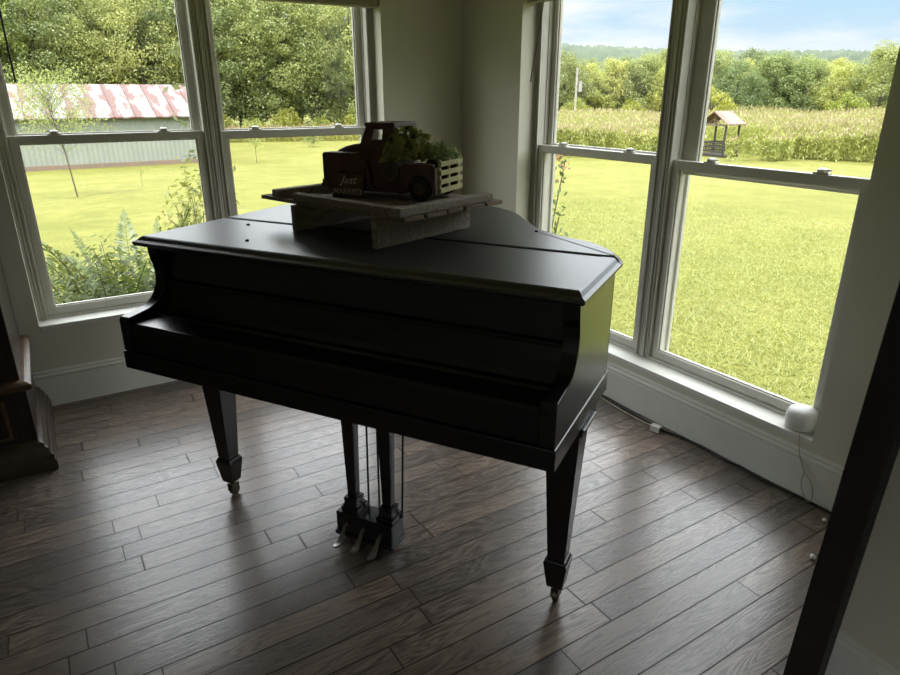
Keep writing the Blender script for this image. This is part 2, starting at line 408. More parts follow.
unit(1, (0, YW, 0), (1, 0), (0, 1), LX0, .8415, LZ0, LZ1, zrL)
unit(2, (0, YW, 0), (1, 0), (0, 1), .8415, LX1, LZ0, LZ1, zrL-.004)
unit(3, (XW, 0, 0), (0, 1), (1, 0), 2.095, RY1, RZ0, RZ1, zrR+.012)
unit(4, (XW, 0, 0), (0, 1), (1, 0), RY0, 2.095, RZ0, RZ1, zrR, drop=.030, xr=.040)

# ------------------------------------------------------------------ outside: terrain
def gz(x, y):
    d = math.hypot(x-1, y-2); z = -.45-.045*min(d, 36)
    if d > 60: z += .012*(min(d, 160)-60)
    return z
m = MB(); radii = [0, 1.5, 3, 4.5, 6, 8, 10, 13, 16, 20, 25, 30, 36, 42, 50, 60, 75, 100, 130, 160, 220, 400, 700]; NA = 72
for r in radii:
    for k in range(NA):
        x, y = 1+r*math.cos(2*PI*k/NA), 2+r*math.sin(2*PI*k/NA); m.v.append((x, y, gz(x, y)))
for i in range(len(radii)-1):
    for k in range(NA):
        j = (k+1) % NA; m.f.append((i*NA+k, i*NA+j, (i+1)*NA+j, (i+1)*NA+k))
struct('ground', m, M_lawn)
# wooded hills on the skyline
def hill(name, pts, depth, seed):
    rs = random.Random(seed); m = MB(); L = []; P = catmull(pts, 40); rows = 14
    for i, (x, y, h) in enumerate(P):
        d = math.hypot(x, y); ux, uy = x/d, y/d; l = []
        for r in range(rows):
            t = r/(rows-1); prof = math.sin(PI/2*min(t*1.15, 1))
            l.append((x+ux*depth*(t-.6), y+uy*depth*(t-.6), gz(x, y)-3+(h+4)*prof+rs.uniform(-.9, .9)*(1 if r else 0)))
        L.append(l)
    m.loops(L, closed=False, cap=False)
    return struct(name, m, M_hill, smooth=True)
hill('hill', [(120, 330, 25), (170, 270, 26), (215, 225, 22), (250, 185, 19), (280, 150, 18), (300, 125, 16), (330, 80, 15), (340, 30, 14)], 90, 3)

# ------------------------------------------------------------------ numpy foliage
def leaf_mesh(name, cen, nrm, size, mat, aspect=.55, rs=None, jitter=.7):
    n = len(cen); rs = rs or np.random.RandomState(1)
    nn = nrm+rs.normal(0, jitter, (n, 3)); nn /= np.linalg.norm(nn, axis=1)[:, None]
    a = rs.normal(0, 1, (n, 3)); a -= nn*(a*nn).sum(1)[:, None]; a /= np.linalg.norm(a, axis=1)[:, None]
    b = np.cross(nn, a)
    sz = size*rs.uniform(.6, 1.4, n)[:, None]
    v = np.stack([cen-a*sz*.5, cen+b*sz*aspect*.5, cen+a*sz*.5, cen-b*sz*aspect*.5], 1).reshape(-1, 3)
    return raw_quads(name, v, mat)
def raw_quads(name, v, mat, k=4, mats=None, mi=None):
    nf = len(v)//k; me = bpy.data.meshes.new(name)
    me.vertices.add(len(v)); me.vertices.foreach_set('co', v.astype(np.float32).ravel())
    me.loops.add(len(v)); me.loops.foreach_set('vertex_index', np.arange(len(v), dtype=np.int32))
    me.polygons.add(nf); me.polygons.foreach_set('loop_start', np.arange(0, len(v), k, dtype=np.int32))
    for mm in (mats or [mat]): me.materials.append(mm)
    if mi is not None: me.polygons.foreach_set('material_index', mi.astype(np.int32))
    me.update(calc_edges=True); return me
def clumps(rs, ncl, per, R, H, zc, rc, shape=1.0):
    """leaf clumps over an ellipsoidal crown -> centres, normals"""
    d = rs.normal(0, 1, (ncl, 3)); d /= np.linalg.norm(d, axis=1)[:, None]
    rad = rs.uniform(.45, 1.0, ncl)[:, None]**.5
    cc = d*rad*np.array([R, R, H]); cc[:, 2] += zc
    taper = 1-.35*shape*np.clip((cc[:, 2]-zc)/H, -1, 1); cc[:, :2] *= taper[:, None]
    e = rs.normal(0, 1, (ncl*per, 3)); e /= np.linalg.norm(e, axis=1)[:, None]
    cl = rs.uniform(.6, 1.3, ncl)[:, None].repeat(per, 0)
    c = cc.repeat(per, 0)+e*rc*cl*np.array([1, 1, .75])*rs.uniform(.6, 1, (ncl*per, 1))
    return c, e
def tree_proto(name, seed, H, R, crown0, mat, ncl=70, per=90, leaf=.32, rc=1.1):
    rs = np.random.RandomState(seed); root = empty(name, (0, 0, -500))
    hh = (H-crown0)/2; c, e = clumps(rs, ncl, per, R, hh, crown0+hh, rc)
    me = leaf_mesh('crown', c, e, leaf, mat, rs=rs); o = bpy.data.objects.new('crown', me); COL.objects.link(o); o.parent = root
    t = MB(); lean = rs.uniform(-.3, .3, 2)
    t.tube([(0, 0, -.3), (lean[0]*.3, lean[1]*.3, crown0*.8), (lean[0], lean[1], crown0+hh*.9), (lean[0]*1.5, lean[1]*1.5, crown0+hh*1.6)], [.22, .17, .12, .04], 7)
    for k in range(6):
        a = rs.uniform(0, 2*PI); z0 = crown0*.8+hh*.2*k; L = R*.75
        t.tube([(lean[0]*.5, lean[1]*.5, z0), (L*.5*math.cos(a), L*.5*math.sin(a), z0+.9), (L*math.cos(a), L*math.sin(a), z0+1.3)], [.08, .05, .02], 5)
    t.build('trunk', M_bark, root); return root
ML_y = leafmat('leaf_bright', (.40, .42, .10), (.27, .31, .08), .5, .3, .3, .90)
ML_m = leafmat('leaf_mid', (.33, .36, .105), (.20, .24, .075), .5, .3, .3, .90)
ML_d = leafmat('leaf_deep', (.25, .29, .095), (.14, .185, .065), .5, .3, .3, .90)
used = {}
def put(proto, x, y, sc, label, group, cat='tree', sz=1.0):
    if proto.name not in used: o = proto; used[proto.name] = 1
    else: o = copy_tree(proto)
    o.location = (x, y, gz(x, y)-.1); o.rotation_euler = (0, 0, rnd.uniform(0, 6.28)); o.scale = (sc, sc, sc*sz)
    return tag(o, label, cat, group)
protos = [tree_proto('broadleaf_tree', 11, 13.5, 3.6, .8, ML_m, 140, 170, .18, .95),
          tree_proto('broadleaf_tree', 12, 12.5, 3.2, .7, ML_y, 130, 170, .18, .9),
          tree_proto('broadleaf_tree', 13, 14.5, 3.8, 1.0, ML_d, 140, 170, .18, 1.0),
          tree_proto('broadleaf_tree', 14, 12.0, 4.0, .5, ML_m, 140, 170, .18, 1.05)]
def polar(px_az, d):     # azimuth in degrees from the +x axis, metres from the house
    return d*math.cos(math.radians(px_az)), d*math.sin(math.radians(px_az))
# dense wood seen through the back windows
for row, (d, st) in enumerate(((66, 3.7), (70, 4.0), (75, 4.4))):
    az = 66.0+row
    while az < 98:
        x, y = polar(az, d+rnd.uniform(-1.4, 1.4))
        pr = protos[rnd.choice((0, 0, 1, 2, 3, 3, 1))]
        put(pr, x, y, rnd.uniform(.95, 1.2)*(1.0+row*.06), 'tall leafy green tree in the dense wood beyond the lawn behind the tin shed', 'trees of the dense wood behind the shed', sz=rnd.uniform(.95, 1.08))
        az += math.degrees(st/d)*rnd.uniform(.85, 1.15)
# tree line beyond the meadow, right windows
low = [tree_proto('bushy_tree', 21, 8.5, 3.3, .2, ML_m, 120, 150, .19, .9), tree_proto('bushy_tree', 22, 7.6, 3.0, .2, ML_y, 110, 150, .19, .85), tree_proto('bushy_tree', 23, 9.3, 3.5, .3, ML_d, 120, 150, .19, .95)]
for row, (d, st) in enumerate(((82, 3.3), (88, 3.6), (96, 4.2))):
    az = 12.0+row
    while az < 63:
        x, y = polar(az, d+rnd.uniform(-2, 2)); pr = low[rnd.choice((0, 0, 1, 1, 2))]
        hh = .97+.06*math.sin(az*.35+1)+.05*row-.12*max(0, min(1, (26-az)/6))
        put(pr, x, y, rnd.uniform(.78, .98)*hh, 'round leafy tree in the tree line behind the tall meadow grass', 'trees of the tree line beyond the meadow', sz=rnd.uniform(.9, 1.12))
        az += math.degrees(st/d)*rnd.uniform(.85, 1.15)
# saplings and bright bushes at the edge
bushp = tree_proto('leafy_bush', 31, 3.6, 1.9, .1, leafmat('leaf_lime', (.36, .38, .05), (.25, .29, .04), .5, .2, .35, .80), 60, 80, .18, .6)
for az, d, sc, lab in ((37.2, 73, 1.15, 'lime green bush at the meadow edge, left of the right-hand mullion'),
                  (28.0, 76, 1.0, 'lime green bush among darker trees beyond the meadow, right of the gazebo'),
                  (24.6, 78, .9, 'smaller lime green bush at the far right of the meadow edge'),
                  (47.8, 75, .85, 'low lime bush below the pale utility pole'),
                  (43.3, 76, .8, 'low lime bush between the utility pole and the right window mullion')):
    x, y = polar(az, d); put(bushp, x, y, sc, lab, None, 'bush')
for k in range(12):
    x, y = polar(66+k*2.7, 62.5+rnd.uniform(-.5, .5)); put(bushp, x, y, rnd.uniform(.4, .75), 'low bright bush along the foot of the dense wood', 'low bushes at the foot of the wood', 'bush')

# ------------------------------------------------------------------ meadow: tall grass with tan seed heads (stuff)
ML_g = leafmat('meadow_blades', (.34, .355, .085), (.26, .285, .070), .45, 0, .12, 1.0)
ML_s = leafmat('seed_heads', (.290, .235, .120), (.265, .240, .100), .45, 0, .2, 1.0)
def meadow(name, label, n, sampler, hmin, hmax, seed, leaf=(.34, .11), headfrac=.3):
    """leafy tall growth: leaf quads filling the height of the stand, small seed heads on top"""
    rs = np.random.RandomState(seed); p, hs = sampler(rs, n); n = len(p)
    z0 = np.array([gz(x, y) for x, y in p]); h = (hmin+(hmax-hmin)*hs)
    t = rs.uniform(0, 1, n)**.55; z = z0+h*t
    a = rs.normal(0, 1, (n, 3)); a[:, 2] = np.abs(a[:, 2])*1.3+.5; a /= np.linalg.norm(a, axis=1)[:, None]
    b = np.cross(a, rs.normal(0, 1, (n, 3))); b /= np.linalg.norm(b, axis=1)[:, None]
    c = np.c_[p, z]; L = leaf[0]*rs.uniform(.6, 1.5, (n, 1)); w_ = leaf[1]*rs.uniform(.6, 1.4, (n, 1))
    q = np.stack([c-a*L/2, c+b*w_/2, c+a*L/2, c-b*w_/2], 1)
    k = rs.rand(n) < headfrac*np.clip(.35+hs, 0, 1); m_ = k.sum()
    cs = np.c_[p[k], (z0+h)[k]+rs.uniform(-.25, .22, m_)]; u_ = rs.normal(0, .3, (m_, 3)); u_[:, 2] = 1
    v_ = rs.normal(0, 1, (m_, 3)); v_[:, 2] = 0; v_ /= np.linalg.norm(v_, axis=1)[:, None]
    qs = np.stack([cs-u_*.13, cs+v_*.05, cs+u_*.13, cs-v_*.05], 1)
    v = np.concatenate([q, qs]).reshape(-1, 3); mi = np.r_[np.zeros(n), np.ones(m_)]
    me = raw_quads(name, v, None, 4, [ML_g, ML_s], mi); o = bpy.data.objects.new(name, me); COL.objects.link(o)
    return tag(o, label, 'grass', kind='stuff')
def samp_right(rs, n):
    # meadow front edge runs past (26.8,31.5) and (39.7,19.3); depth 38 m behind it
    t = rs.uniform(-.62, 1.9, n); d = 40*rs.uniform(0, 1, n)**1.9
    e = np.array([12.9, -12.2]); nrm = np.array([.69, .725])
    p = np.array([26.8, 31.5])+t[:, None]*e+d[:, None]*nrm
    wob = .8*np.sin(t*17)+.5*np.sin(t*41)+.3*np.sin(t*97)
    p += nrm*wob[:, None]
    gx, gy = p[:, 0]-35.5, p[:, 1]-26; keep = ~((gx*gx+gy*gy) < 2.6**2)
    p = p[keep]; dd = d[keep]
    hs = .5+.22*np.sin(p[:, 0]*.31+1)+.16*np.sin(p[:, 1]*.47)+.14*np.sin(p[:, 0]*1.1+p[:, 1]*.9)
    hs = np.clip(hs-.30*np.exp(-dd/1.2)-.2*np.clip(dd/40, 0, 1), 0, 1)
    return p, hs
meadow('meadow_grass', 'tall green meadow growth with tan seed heads beyond the mown lawn', 210000, samp_right, 1.15, 2.4, 5, (.26, .07), .22)
def samp_left(rs, n):
    a = np.radians(rs.uniform(64, 100, n)); d = 56.5+5*rs.uniform(0, 1, n); return np.stack([d*np.cos(a), d*np.sin(a)], 1), rs.uniform(.2, .7, n)
meadow('tall_grass_strip', 'strip of tan tall grass along the foot of the dense wood', 22000, samp_left, .3, 1.3, 6, (.3, .07), .6)

# close lawn blades outside the right-hand windows (stuff)
def lawn_blades(n, seed):
    rs = np.random.RandomState(seed); r = 1-np.sqrt(rs.uniform(0, 1, n)); x = 2.75+13*r; y = rs.uniform(-2, 13, n)
    xy = np.stack([x, y], 1); z0 = np.array([gz(a, b) for a, b in xy]); h = rs.uniform(.015, .045, n)
    a = rs.uniform(0, PI, n); dx = np.stack([np.cos(a), np.sin(a)], 1)*.006; bd = rs.normal(0, .03, (n, 2))
    v = np.stack([np.c_[xy-dx, z0], np.c_[xy+dx, z0], np.c_[xy+bd, z0+h]], 1).reshape(-1, 3)
    me = raw_quads('lawn_blades', v, leafmat('lawn_blade', (.262, .262, .066), (.205, .215, .050), .4, 0, 1.5, 1.0), 3)
    o = bpy.data.objects.new('lawn_blades', me); COL.objects.link(o)
    return tag(o, 'short sunlit lawn grass just outside the right-hand windows', 'grass', kind='stuff')
lawn_blades(190000, 9)

# ------------------------------------------------------------------ long tin-roofed shed
sh = empty('tin_roofed_shed', (0, 39.5, -2.1), 0, 'long pale metal shed with a rusty red and white tin roof beyond the lawn', 'shed')
x0, x1, dp, ze, zr_ = -14, 8.6, 8.0, 2.57, 4.1
m = MB(); 
nx = 190
for yy in (0,):
    pts = []
    for i in range(nx+1):
        x = x0+(x1-x0)*i/nx; pts.append((x, yy+(.03 if i % 2 else 0), .24))
    m.loops([pts, [(p[0], p[1], ze) for p in pts]], closed=False, cap=False)
m.add([(x1, 0, .35), (x1, dp, .35), (x1, dp, ze), (x1, dp/2, zr_), (x1, 0, ze)], [(0, 1, 2, 3, 4)])
m.add([(x0, 0, .35), (x0, dp, .35), (x0, dp, ze), (x0, dp/2, zr_), (x0, 0, ze)], [(4, 3, 2, 1, 0)])
m.add([(x0, dp, .35), (x1, dp, .35), (x1, dp, ze), (x0, dp, ze)], [(0, 1, 2, 3)])
m.build('wall_panel', M_tinwall, sh)
m = MB(); m.box(x0, x1, -.05, dp+.05, -.2, .25); m.build('footing', M_block, sh)
m = MB()
m.loops([[(x, -.35, ze-.10), (x, dp/2, zr_+.02), (x, dp+.35, ze-.10), (x, dp+.35, ze-.04), (x, dp/2, zr_+.08), (x, -.35, ze-.04)] for x in (x0-.3, x1+.2)])
rp = m.build('tin_roof', M_tin, sh)
m = MB(); x = x0
while x < x1:
    m.tube([(x, -.36, ze-.03), (x, dp/2, zr_+.09)], .022, 5); x += 1.0
m.build('roof_seam', pm('seam_rust', (.065, .022, .012), .6), rp)

# ------------------------------------------------------------------ gazebo in the meadow
gb = empty('gazebo', (35.7, 26.3, gz(35.7, 26.3)), math.radians(84), 'small open gazebo with a reddish peaked roof and dark posts at the meadow edge', 'gazebo')
g = MB(); g.box(-1.25, 1.25, -1.25, 1.25, 0, .18); g.build('deck', M_gazwood, gb)
for a_, b_ in ((-1, -1), (1, -1), (-1, 1), (1, 1)):
    MB().box(a_*1.1-.07, a_*1.1+.07, b_*1.1-.07, b_*1.1+.07, .18, 2.05).build('post', M_gazwood, gb)
for (p, q) in (((-1.1, -1.1), (1.1, -1.1)), ((-1.1, 1.1), (1.1, 1.1)), ((1.1, -1.1), (1.1, 1.1))):
    r = MB()
    for zz in (.35, .62, .9): r.tube([(p[0], p[1], zz), (q[0], q[1], zz)], .045, 6)
    for k in range(9): r.tube([(p[0]+(q[0]-p[0])*k/8, p[1]+(q[1]-p[1])*k/8, .3), (p[0]+(q[0]-p[0])*k/8, p[1]+(q[1]-p[1])*k/8, .9)], .03, 4)
    r.build('railing', M_gazwood, gb)
g = MB(); g.loops([[(-1.45, y, 2.02), (0, y, 2.78), (1.45, y, 2.02), (1.45, y, 2.08), (0, y, 2.85), (-1.45, y, 2.08)] for y in (-1.45, 1.45)]); g.build('roof', M_gazroof, gb)
g = MB(); g.box(-1.25, 1.25, 1.16, 1.24, 1.95, 2.06); g.tube([(0, 1.2, 2.0), (0, 1.2, 2.75)], .04, 5); g.tube([(-.7, 1.2, 2.02), (0, 1.2, 2.4), (.7, 1.2, 2.02)], .035, 5); g.build('gable_truss', pm('pale_timber', (.10, .072, .05), .8), gb)

gb.scale = (.80, .50, .92)
# utility pole
up = empty('utility_pole', (49.0, 54.0, gz(49, 54)), 0, 'pale utility pole with a small box standing among the trees', 'utility pole')
MB().tube([(0, 0, 0), (0, 0, 6.0)], [.13, .10], 8).build('pole', M_polew, up)
MB().tube([(.35, -.2, 3.7), (.35, -.2, 4.7)], .18, 10).build('transformer', M_polew, up)

# ------------------------------------------------------------------ young trees on the lawn
def airy_tree(name, loc, H, R, nbr, mat, lw, label, cat, seed, per=46, z0=.28, wide=.35, lean=(0, 0)):
    rs = np.random.RandomState(seed); root = empty(name, loc, 0, label, cat)
    st = MB(); top = (lean[0], lean[1], H*.8)
    st.tube([(0, 0, -.1), (lean[0]*.3, lean[1]*.3, H*.35), (lean[0]*.8, lean[1]*.8, H*.62), top], [H*.006, H*.005, H*.003, H*.001], 6)
    C_, N_ = [], []
    for k in range(nbr):
        a = rs.uniform(0, 2*PI); zb = H*rs.uniform(z0, .75); t_ = rs.uniform(.5, 1); L = R*t_
        p0 = Vector((lean[0]*zb/H, lean[1]*zb/H, zb)); p1 = p0+Vector((L*.55*math.cos(a), L*.55*math.sin(a), H*.16)); p2 = p0+Vector((L*math.cos(a), L*math.sin(a), H*rs.uniform(-.10, .20)))
        st.tube([p0, p1, p2], [H*.0016, H*.001, H*.0006], 4)
        pp = np.array(catmull([p0, p1, p2], 5)); idx = rs.randint(2, len(pp), per)
        C_.append(pp[idx]+rs.normal(0, R*.09, (per, 3))); N_.append(rs.normal(0, 1, (per, 3)))
    C_ = np.concatenate(C_); N_ = np.concatenate(N_)
    me = leaf_mesh('foliage', C_, N_, lw, mat, wide, rs); o = bpy.data.objects.new('foliage', me); COL.objects.link(o); o.parent = root
    st.build('stem', M_bark2, root); return root
ML_w = leafmat('leaf_willow', (.62, .66, .20), (.48, .55, .14), .55, 0, .5, .52)
airy_tree('young_willow', (.94, 22.9, gz(.94, 22.9)), 4.0, 1.5, 80, ML_w, .075, 'young airy willow with a thin leaning trunk on the lawn before the shed', 'tree', 41, 60, z0=.30, lean=(-.35, 0))
airy_tree('lawn_sapling', (10.6, 37.5, gz(10.6, 37.5)), 2.6, .7, 22, ML_y, .10, 'thin sapling on the lawn left of the toy truck, seen in the second window', 'tree', 42, 30)
airy_tree('lawn_shrub', (17.5, 47, gz(17.5, 47)), 1.6, .8, 24, ML_m, .12, 'small round shrub on the far lawn above the toy truck hood', 'shrub', 43, 40, z0=.05)
airy_tree('garden_stake_plant', (3.1, 25.5, gz(3.1, 25.5)), 1.1, .15, 5, ML_y, .06, 'thin knee-high twig on the lawn between the willow and the fern bed', 'plant', 44, 6)

# ------------------------------------------------------------------ planting bed under the back windows
bed = MB(); bed.slab([(-1.2, 3.9), (2.6, 3.9), (2.7, 5.0), (1.6, 5.9), (-.2, 6.0), (-1.3, 5.2)], [(0, -.75), (0, -.52), (.3, -.49)]); struct('trim_3', bed, M_mulch)
ML_fern = leafmat('fern_green', (.38, .46, .11), (.24, .32, .075), .45, 0, 2)
ML_shr = leafmat('shrub_green', (.40, .47, .14), (.20, .27, .08), .45, 0, 3)
ML_lime = leafmat('lime_green', (.56, .62, .13), (.36, .45, .08), .45, 0, 3)
def frond(V, base, d, L, wpin, rs, droop=.5, npin=54):
    base = Vector(base); d = Vector(d).normalized(); side = (d.cross(Vector((0, 0, 1))).normalized()+Vector((rs.uniform(-.6, .6), 0, 0))).normalized(); hor = Vector((d.x, d.y, 0))
    P = []
    for i in range(npin+1):
        t = i/npin; P.append(base+d*L*t+Vector((0, 0, -1))*droop*L*t*t*.6+hor*.25*L*t*t)
    for i in range(2, npin):
        t = i/npin; w_ = wpin*math.sin(PI*min(1, (1-t)*1.15+.02))**.6*(1-t)**.35 if t < .98 else .01
        tg = (P[i+1]-P[i-1]).normalized(); nrm_ = side.cross(tg).normalized()
        for s in (-1, 1):
            q = (side*s+tg*.35+nrm_*rs.uniform(-.35, .35)).normalized(); hw = L/npin*.75
            V += [P[i]-tg*hw*.5, P[i]+q*w_*.5-tg*hw*.5, P[i]+q*w_, P[i]+q*w_*.5+tg*hw*.6]
    return P
def fern(loc, n, L, seed, label, spread=1.0):
    rs = random.Random(seed); root = empty('fern', loc, 0, label, 'fern')
    for k in range(n):
        V = []; a = 2*PI*k/n+rs.uniform(-.3, .3); el = rs.uniform(.8, 1.4)
        P = frond(V, (.04*math.cos(a), .04*math.sin(a), 0), (math.cos(a)*spread, math.sin(a)*spread, el*1.5), L*rs.uniform(.75, 1.1), L*.095, rs, rs.uniform(.25, .7))
        st = MB(); st.tube(P, .0035, 4); n0 = len(V)
        st.v = [tuple(p) for p in V]+st.v; st.f = [(i, i+1, i+2, i+3) for i in range(0, n0, 4)]+[tuple(j+n0 for j in f) for f in st.f]
        st.build('frond', ML_fern, root)
    return root
fern((.40, 4.75, -.5), 14, 1.75, 1, 'tall feathery fern rising highest in the bed outside the left window', .5)
fern((.16, 4.62, -.5), 14, 1.50, 2, 'arching fern at the left of the bed outside the left window', .8)
fern((.52, 4.50, -.5), 13, 1.55, 3, 'low fern beside the piano lid corner outside the left window', .7)
fern((1.42, 4.85, -.5), 9, 1.66, 4, 'small fern tips showing just above the piano lid by the mullion', .6)
def shrub(name, loc, R, H, n, size, mat, seed, label, asp=.4, ns=12):
    rs = np.random.RandomState(seed); root = empty(name, loc, 0, label, 'shrub')
    d = rs.normal(0, 1, (n, 3)); d /= np.linalg.norm(d, axis=1)[:, None]; rr = rs.uniform(.3, 1, (n, 1))**.5
    c = d*rr*np.array([R, R, H/2])+np.array([0, 0, H*.52]); c[:, 2] += rs.normal(0, .05, n)
    me = leaf_mesh('foliage', c, d+np.array([0, 0, .5]), size, mat, asp, rs, .5); o = bpy.data.objects.new('foliage', me); COL.objects.link(o); o.parent = root
    st = MB()
    for k in range(ns):
        a = rs.uniform(0, 2*PI); q = rs.uniform(.3, .95)
        st.tube([(0, 0, 0), (R*q*.4*math.cos(a), R*q*.4*math.sin(a), H*.5), (R*q*math.cos(a), R*q*math.sin(a), H*rs.uniform(.6, 1))], [.007, .005, .002], 5)
    st.build('stem', M_bark2, root); return root
shrub('leafy_shrub', (.30, 4.36, -.5), .46, 1.14, 4200, .050, ML_shr, 51, 'dense mid green shrub filling the bed below the ferns', .38)
shrub('leafy_shrub', (.72, 4.38, -.5), .42, 1.05, 3600, .050, leafmat('shrub_dark', (.30, .34, .12), (.15, .19, .07), .4, 0, 3), 52, 'darker shrub in the bed against the left piano arm', .38)
shrub('leafy_shrub', (.04, 4.45, -.5), .24, .98, 700, .055, ML_lime, 53, 'sparse light green shrub at the lower left corner of the left window', .4)
shrub('lime_shrub', (.98, 5.1, -.5), .34, 1.60, 1300, .055, ML_lime, 54, 'upright lime green shrub in front of the mullion of the back windows', .5)
tw = MB(); rs_ = random.Random(3)
for k in range(5):
    x = -.12+.10*k; tw.tube([(x+.1, 4.35, .05), (x, 4.4, .35+.1*rs_.random()), (x-.05-.1*rs_.random(), 4.42, .62)], [.006, .005, .002], 5)
tag(tw.build('dry_twigs', pm('dry_twig', (.12, .10, .07), .9), None), 'bare dry twigs sticking up at the left edge of the planting bed', 'twigs')
# tall vine-like stem by the mullion
vr = empty('slender_stem_tree', (1.02, 4.7, -.5), 0, 'slender dark stem with sparse leaves rising beside the mullion of the back windows', 'plant')
sp_ = catmull([(0, 0, 0), (.02, 0, 1.1), (-.03, 0, 1.6), (-.06, 0, 2.1), (-.07, 0, 2.7), (-.15, 0, 3.0)], 5)
m = MB(); m.tube(sp_, .006, 6)
rs_ = np.random.RandomState(5); cc = []
for k in range(16):
    z = 1.25+.11*k; s = -1 if k % 2 else 1; L = rs_.uniform(.08, .2); xx = -.03-.02*(z-1.2); p1 = (xx+s*L, rs_.uniform(-.05, .05), z+.04)
    m.tube([(xx, 0, z), ((xx+p1[0])/2, 0, z+.045), p1], .002, 4)
    for j in range(7): cc.append((xx+(p1[0]-xx)*j/6+rs_.normal(0, .012), rs_.normal(0, .02), z+.03+rs_.normal(0, .02)))
m.build('stem', pm('dark_stem', (.028, .023, .015), .9), vr)
me = leaf_mesh('foliage', np.array(cc), np.tile([0, -1, .4], (len(cc), 1)), .055, ML_shr, .5, rs_); o = bpy.data.objects.new('foliage', me); COL.objects.link(o); o.parent = vr
# crepe-myrtle-like shrub by the corner, right windows
cm = empty('pink_tipped_shrub', (3.6, 4.32, -.6), 0, 'shrub with dark leaves and pink tips at the left edge of the right windows', 'shrub')
m = MB(); cc = []; rs_ = np.random.RandomState(8)
for (ax_, ay_, h_) in ((-.02, -.30, 1.62), (-.10, -.16, 1.45), (0, -.02, 1.75), (0, -.24, 1.15), (.1, .2, 1.6)):
    pts = catmull([(0, 0, 0), (ax_*.4, ay_*.4, h_*.5), (ax_, ay_, h_)], 6); m.tube(pts, .005, 5)
    for k in range(60):
        p = pts[rs_.randint(4, len(pts))]; cc.append(np.array(p)+rs_.normal(0, .04, 3))
m.build('stem', pm('reddish_stem', (.08, .045, .033), .9), cm)
me = leaf_mesh('foliage', np.array(cc), np.tile([-1, 0, .4], (len(cc), 1)), .05, leafmat('myrtle_leaf', (.20, .28, .06), (.10, .16, .04), .3, 0, 5), .55, rs_); o = bpy.data.objects.new('foliage', me); COL.objects.link(o); o.parent = cm
cc = np.array([(rs_.normal(-.02, .03), -.25+rs_.normal(0, .05), 1.60+rs_.normal(0, .05)) for k in range(40)])
me = leaf_mesh('blossom', cc, np.tile([-1, 0, .4], (len(cc), 1)), .03, leafmat('pink_tip', (.75, .38, .25), (.62, .35, .18), .4, 0, 5), .7, rs_); o = bpy.data.objects.new('blossom', me); COL.objects.link(o); o.parent = cm

# ------------------------------------------------------------------ piano
AN = math.radians(-57.9876)
pn = empty('baby_grand_piano', (.2377, 2.3057, 0), AN, 'black baby grand piano with closed lid standing on the plank floor', 'piano')
WB = 1.462; ZL = 1.07
out_r = catmull([(1.481, .40), (1.470, .430), (1.440, .490), (1.362, .573), (1.262, .622), (1.155, .700), (1.065, .822), (.958, .980), (.890, 1.036), (.82, 1.080), (.70, 1.13), (.52, 1.17), (.32, 1.18), (.14, 1.13), (.03, 1.02), (-.012, .88), (-.019, .70)], 5)
outline = [p[:2] for p in [(1.481, .3835, 0)]+[(q[0], q[1], 0) for q in out_r]+[(-.019, .3835, 0)]]
LP = [(.004, ZL-.030), (0, ZL-.024), (0, ZL-.017), (.010, ZL-.012), (.018, ZL-.003), (.023, ZL)]
MB().slab(outline, LP).build('lid', M_lid, pn)
flap = [(-.019, -.006), (1.481, -.006), (1.481, .380), (-.019, .380)]
f = MB(); 
L = []
for ins, z in LP:
    L.append([(flap[0][0]+ins, flap[0][1]+ins*1.2, z), (flap[1][0]-ins, flap[1][1]+ins*1.2, z), (flap[2][0]-ins, flap[2][1], z), (flap[3][0]+ins, flap[3][1], z)])
f.loops(L).build('front_lid', M_lid, pn)
# piano hinge between the two lids
hg = MB(); hg.tube([(.055, .3818, ZL-.001), (1.425, .3818, ZL-.001)], .0032, 8); hg.build('lid_hinge', M_felt, pn)
for (u, v) in ((.368, .107), (1.14, .640), (.185, .313)):
    MB().lathe([(.006, 0), (.006, .003), (.003, .005)], (u, v, ZL), 12).build('rubber_button', M_felt, pn, smooth=True)
# case: rim following the lid
n_ = len(outline)
body = []
for i, p in enumerate(outline):
    a = Vector(outline[i-1]); b = Vector(p); c = Vector(outline[(i+1) % n_]); d1 = (b-a).normalized(); d2 = (c-b).normalized()
    q = (Vector((d1.y, -d1.x))+Vector((d2.y, -d2.x))).normalized()
    body.append((p[0]-q.x*.019, p[1]-q.y*.019))
body[0] = (WB, .392); body[-1] = (0, .392)
MB().slab(body, [(0, .716), (0, ZL-.0305)]).build('rim', M_piano, pn)
MB().slab(body, [(-.004, .655), (-.004, .7155)]).build('rim_base', M_piano, pn, bevel=.002)
AR = [(.3915, .716), (-.118, .716), (-.118, .822)] + [p[:2] for p in catmull([(-.112, .832), (-.060, .838), (-.020, .845), (.012, .862), (.036, .895), (.045, .930), (.042, .965), (.033, 1.000), (.030, ZL-.0305)], 5)] + [(.3915, ZL-.0305)]
for u0, u1 in ((0, .042), (WB-.042, WB)):
    MB().prismx(AR, u0, u1).build('arm', M_piano, pn, bevel=.003)
MB().box(-.004, WB+.004, -.122, .3915, .655, .7155).build('keybed', M_piano, pn, bevel=.004)
FB = [(.12, .717), (-.112, .717), (-.112, .808), (-.106, .814), (-.020, .816), (-.012, .822), (.010, .824), (.024, .836), (.044, .872), (.058, .905), (.050, .909), (.050, .918), (.066, .922), (.074, 1.039), (.12, 1.039)]
MB().prismx(FB, .043, WB-.043).build('fallboard', M_piano, pn, bevel=.0015)
